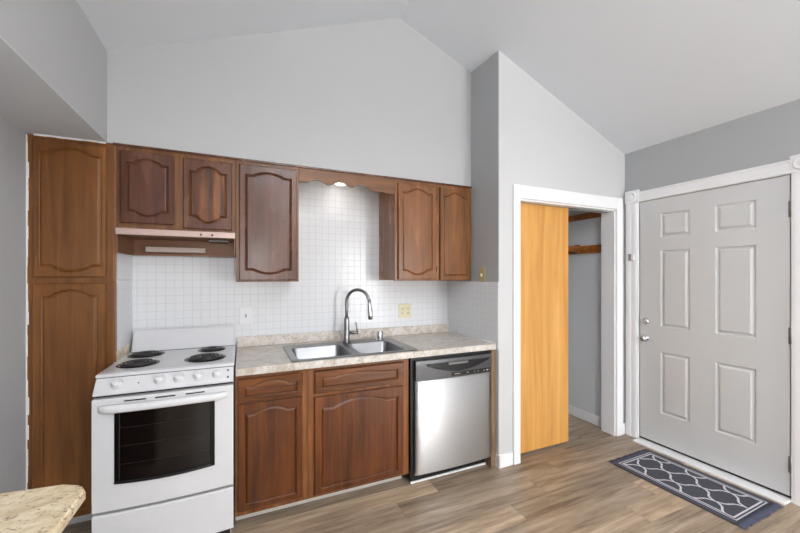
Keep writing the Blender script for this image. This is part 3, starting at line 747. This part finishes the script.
es = [e for e in bm.edges if len(e.link_faces) == 1 and any(v_ in e.verts for v_ in o3+bowls[0]+bowls[1])]
bmesh.ops.triangle_fill(bm, edges=[e for e in bm.edges if len(e.link_faces) == 1 and not all(v_ in o1 for v_ in e.verts)], use_beauty=True, use_dissolve=False)
sk = obj('basin', bm, M['sink'], p)
for (a, b, c_, d) in (B1, B2):
    bm = BM(); lathe(bm, ((a+b)/2, (c_+d)/2, SZ-.1545), ((a+b)/2, (c_+d)/2, SZ-.148), [(0, .045), (.8, .043), (.5, .03), (.2, 0)], 24); obj('drain', bm, M['chrome'], p)
# faucet
fx, fy = .708, 2.600; fz = SZ+.004
p = thing('faucet', 'tall chrome gooseneck pull-down faucet', 'faucet', (fx, fy, fz))
bm = BM(); lathe(bm, (fx, fy, fz), (fx, fy, fz+.19), [(0, 0), (0, .031), (.03, .031), (.06, .023), (.5, .021), (.9, .019), (1, .014), (1, 0)]); obj('faucet_body', bm, M['nickel'], p)
dirv = Vector((.72, -.69, 0)).normalized(); R = .092; zt = 1.205
pts = [(fx, fy, fz+.17), (fx, fy, 1.15)]
for i in range(17):
    a = PI*i/16*.96; q = Vector((fx, fy, zt))+dirv*(R-R*math.cos(a))+Vector((0, 0, R*math.sin(a))); pts.append(tuple(q))
bm = BM(); tube(bm, pts, .0115, 14); obj('spout', bm, M['nickel'], p)
e0 = Vector(pts[-1]); bm = BM(); lathe(bm, e0+Vector((0, 0, .01)), e0+dirv*.012+Vector((0, 0, -.135)), [(0, 0), (0, .0125), (.25, .014), (.45, .0165), (.75, .019), (.98, .0175), (1, .014), (1, 0)]); obj('spray_head', bm, M['chrome'], p)
bm = BM(); hd = Vector((.93, -.36, 0)); h0 = Vector((fx, fy, .975)); tube(bm, [h0+hd*.005, h0+hd*.05, h0+hd*.088], [.0125, .0125, .012], 12)
tube(bm, [h0+hd*.078, h0+hd*.078+Vector((-.002, 0, .03)), h0+hd*.074+Vector((-.006, 0, .08))], [.007, .006, .0045], 10); obj('lever_handle', bm, M['nickel'], p)
p = thing('air_gap_cap', 'short chrome cylindrical cap on the sink rim right of the faucet', 'sink cap', (.968, 2.590, fz))
bm = BM(); lathe(bm, (.968, 2.590, fz), (.968, 2.590, fz+.066), [(0, 0), (0, .032), (.06, .032), (.1, .027), (.9, .027), (1, .023), (1, 0)]); obj('cap', bm, M['chrome'], p)

# ------------------------------------------------------------ outlets and switches
def plate_y(cx_, cz_, w_, h_): # on the back wall
    bm = BM(); box(bm, cx_-w_/2, cx_+w_/2, YB-.007, YB-.0005, cz_-h_/2, cz_+h_/2, .0025); return bm
p = thing('wall_switch', 'white single switch plate on the tile left of the sink', 'switch', (.03, YB, 1.122))
obj('plate', plate_y(.022, 1.118, .082, .125), M['white_plastic'], p)
bm = BM(); box(bm, .017, .027, YB-.014, YB-.006, 1.108, 1.130, .001); obj('toggle', bm, flat('grey_toggle', srgb(150, 148, 146), .4), p)
p = thing('wall_outlet', 'ivory double plate on the tile right of the faucet', 'outlet', (1.255, YB, 1.10))
obj('plate', plate_y(1.255, 1.103, .116, .118), M['ivory'], p)
for dx in (-.026, .026):
    for dz in (-.017, .017):
        bm = BM(); box(bm, 1.255+dx-.013, 1.255+dx+.013, YB-.0095, YB-.006, 1.103+dz-.013, 1.103+dz+.013, .004); s_ = obj('socket', bm, M['ivory'], p)
        bm = BM(); box(bm, 1.255+dx-.006, 1.255+dx-.0035, YB-.0105, YB-.009, 1.103+dz-.005, 1.103+dz+.005); box(bm, 1.255+dx+.0035, 1.255+dx+.006, YB-.0105, YB-.009, 1.103+dz-.005, 1.103+dz+.005)
        obj('slot', bm, M['dark_slot'], s_)
p = thing('wall_switch', 'brass light switch plate on the grey partition side', 'switch', (XP, 2.268, 1.418))
bm = BM(); box(bm, XP-.015, XP-.0076, 2.232, 2.304, 1.352, 1.466, .0025); obj('plate', bm, M['brass'], p)
bm = BM(); box(bm, XP-.027, XP-.014, 2.263, 2.273, 1.395, 1.420, .002); obj('toggle', bm, M['ivory'], p)

# ------------------------------------------------------------ rug by the entry door
rug = thing('door_mat', 'dark blue grey runner mat with white trellis pattern by the entry door', 'rug', (2.742, 1.42, 0))
bm = BM(); HW, HL, st = .228, .352, .0032
nx, ny = int(2*HW/st), int(2*HL/st); vg = []
def pat(x, y):
    ax_, ay_ = HW-abs(x), HL-abs(y)
    bx_, by_ = .190-abs(x), .345-abs(y)
    e = min(bx_, by_)
    if 0 <= e < .007: return 1
    if .017 <= e < .025: return 1
    if e < .027: return 0
    X = (x-.010) % .19; X = min(X, .19-X)/.095   # staggered ogee lattice
    Y = (y-.02) % .22; Y = min(Y, .22-Y)/.11
    s_ = (X-Y+1)/2
    F = X+Y-1+.15*math.sin(2*PI*s_)
    return 1 if abs(F) < .085 else 0
for i in range(nx+1):
    vg.append([bm.verts.new((2.742-HW+2*HW*i/nx+.0*j, 1.42-HL+2*HL*j/ny, .009)) for j in range(ny+1)])
for i in range(nx):
    for j in range(ny):
        f = bm.faces.new((vg[i][j], vg[i+1][j], vg[i+1][j+1], vg[i][j+1]))
        f.material_index = pat(-HW+2*HW*(i+.5)/nx, -HL+2*HL*(j+.5)/ny)
bl = [e for e in bm.edges if len(e.link_faces) == 1]; r = bmesh.ops.extrude_edge_only(bm, edges=bl)
for v_ in r['geom']:
    if isinstance(v_, bmesh.types.BMVert): v_.co.z = .0005
def cloth(name, a, b, sc=400):
    t = NT(name); v = t.co(); n = t.noise(v, sc, 2); n2 = t.noise(v, 25, 3); t.bump(n, .6, .003)
    return t.set(t.mix(n, a, b), .9)
RUGM = [cloth('navy_grey_yarn', srgb(44, 46, 56), srgb(86, 88, 99)), cloth('white_yarn', srgb(186, 188, 196), srgb(222, 222, 228))]
o = obj('woven_field', bm, RUGM, rug)
FR = cloth('blue_fringe_yarn', srgb(58, 62, 78), srgb(88, 92, 112))
for s_ in (-1, 1):
    bm = BM()
    for k in range(75):
        x = 2.742-HW+.003+k*(2*HW-.006)/74; y0 = 1.42+s_*HL; L_ = .046+random.uniform(-.006, .006); dx = random.uniform(-.004, .004)
        tube(bm, [(x, y0-s_*.004, .006), (x+dx*.4, y0+s_*L_*.5, .0065+random.uniform(0, .002)), (x+dx, y0+s_*L_, .0035)], [.0034, .0033, .0024], 5)
    o = obj('fringe', bm, FR, rug)
    o['label'] = 'bluish tassel fringe'
    o['kind'] = 'stuff'
rug.rotation_euler = (0, 0, 0.018)

# ------------------------------------------------------------ peninsula counter, lower left
p = thing('peninsula', 'warm beige granite counter corner at the lower left', 'countertop', (-.66, .75, 0))
bm = BM(); prism(bm, [(XL+.001, 1.145), (-.372, 1.072), (-.336, 1.052), (-.320, 1.02), (-.322, .20), (XL+.001, .20)], 2, .894, .920)
bmesh.ops.bevel(bm, geom=[e for e in bm.edges if (abs(e.verts[0].co.z-e.verts[1].co.z) < .001 and min(e.verts[0].co.x, e.verts[1].co.x) > XL+.01) or (abs(e.verts[0].co.y-e.verts[1].co.y) < .09 and abs(e.verts[0].co.z-e.verts[1].co.z) < .001)], offset=.006, segments=3, affect='EDGES')
obj('granite_slab', bm, M['penin'], p)
bm = BM(); box(bm, XL+.002, -.62, .24, .92, 0, .8935, .003); obj('support_cabinet', bm, W3, p)

# ------------------------------------------------------------ made-up fixture around the added fill lights (behind the camera)
p = thing('added_fill_lamp', 'added unseen round white hanging fill lamp behind the viewer', 'lamp', FILL_LAMP)
bm = BM(); lathe(bm, (FILL_LAMP[0], FILL_LAMP[1], FILL_LAMP[2]+.04), (FILL_LAMP[0], FILL_LAMP[1], FILL_LAMP[2]-.06), [(0, 0), (0, .2), (.3, .27), (1, .27), (1, .255), (.35, .25), (.35, 0)], 40); obj('fill_lamp_shade', bm, M['white_plastic'], p)
bm = BM(); cyl(bm, (FILL_LAMP[0], FILL_LAMP[1], FILL_LAMP[2]+.039), (FILL_LAMP[0], FILL_LAMP[1], zc(FILL_LAMP[0])+.01), .008); obj('hanging_rod', bm, M['nickel'], p)
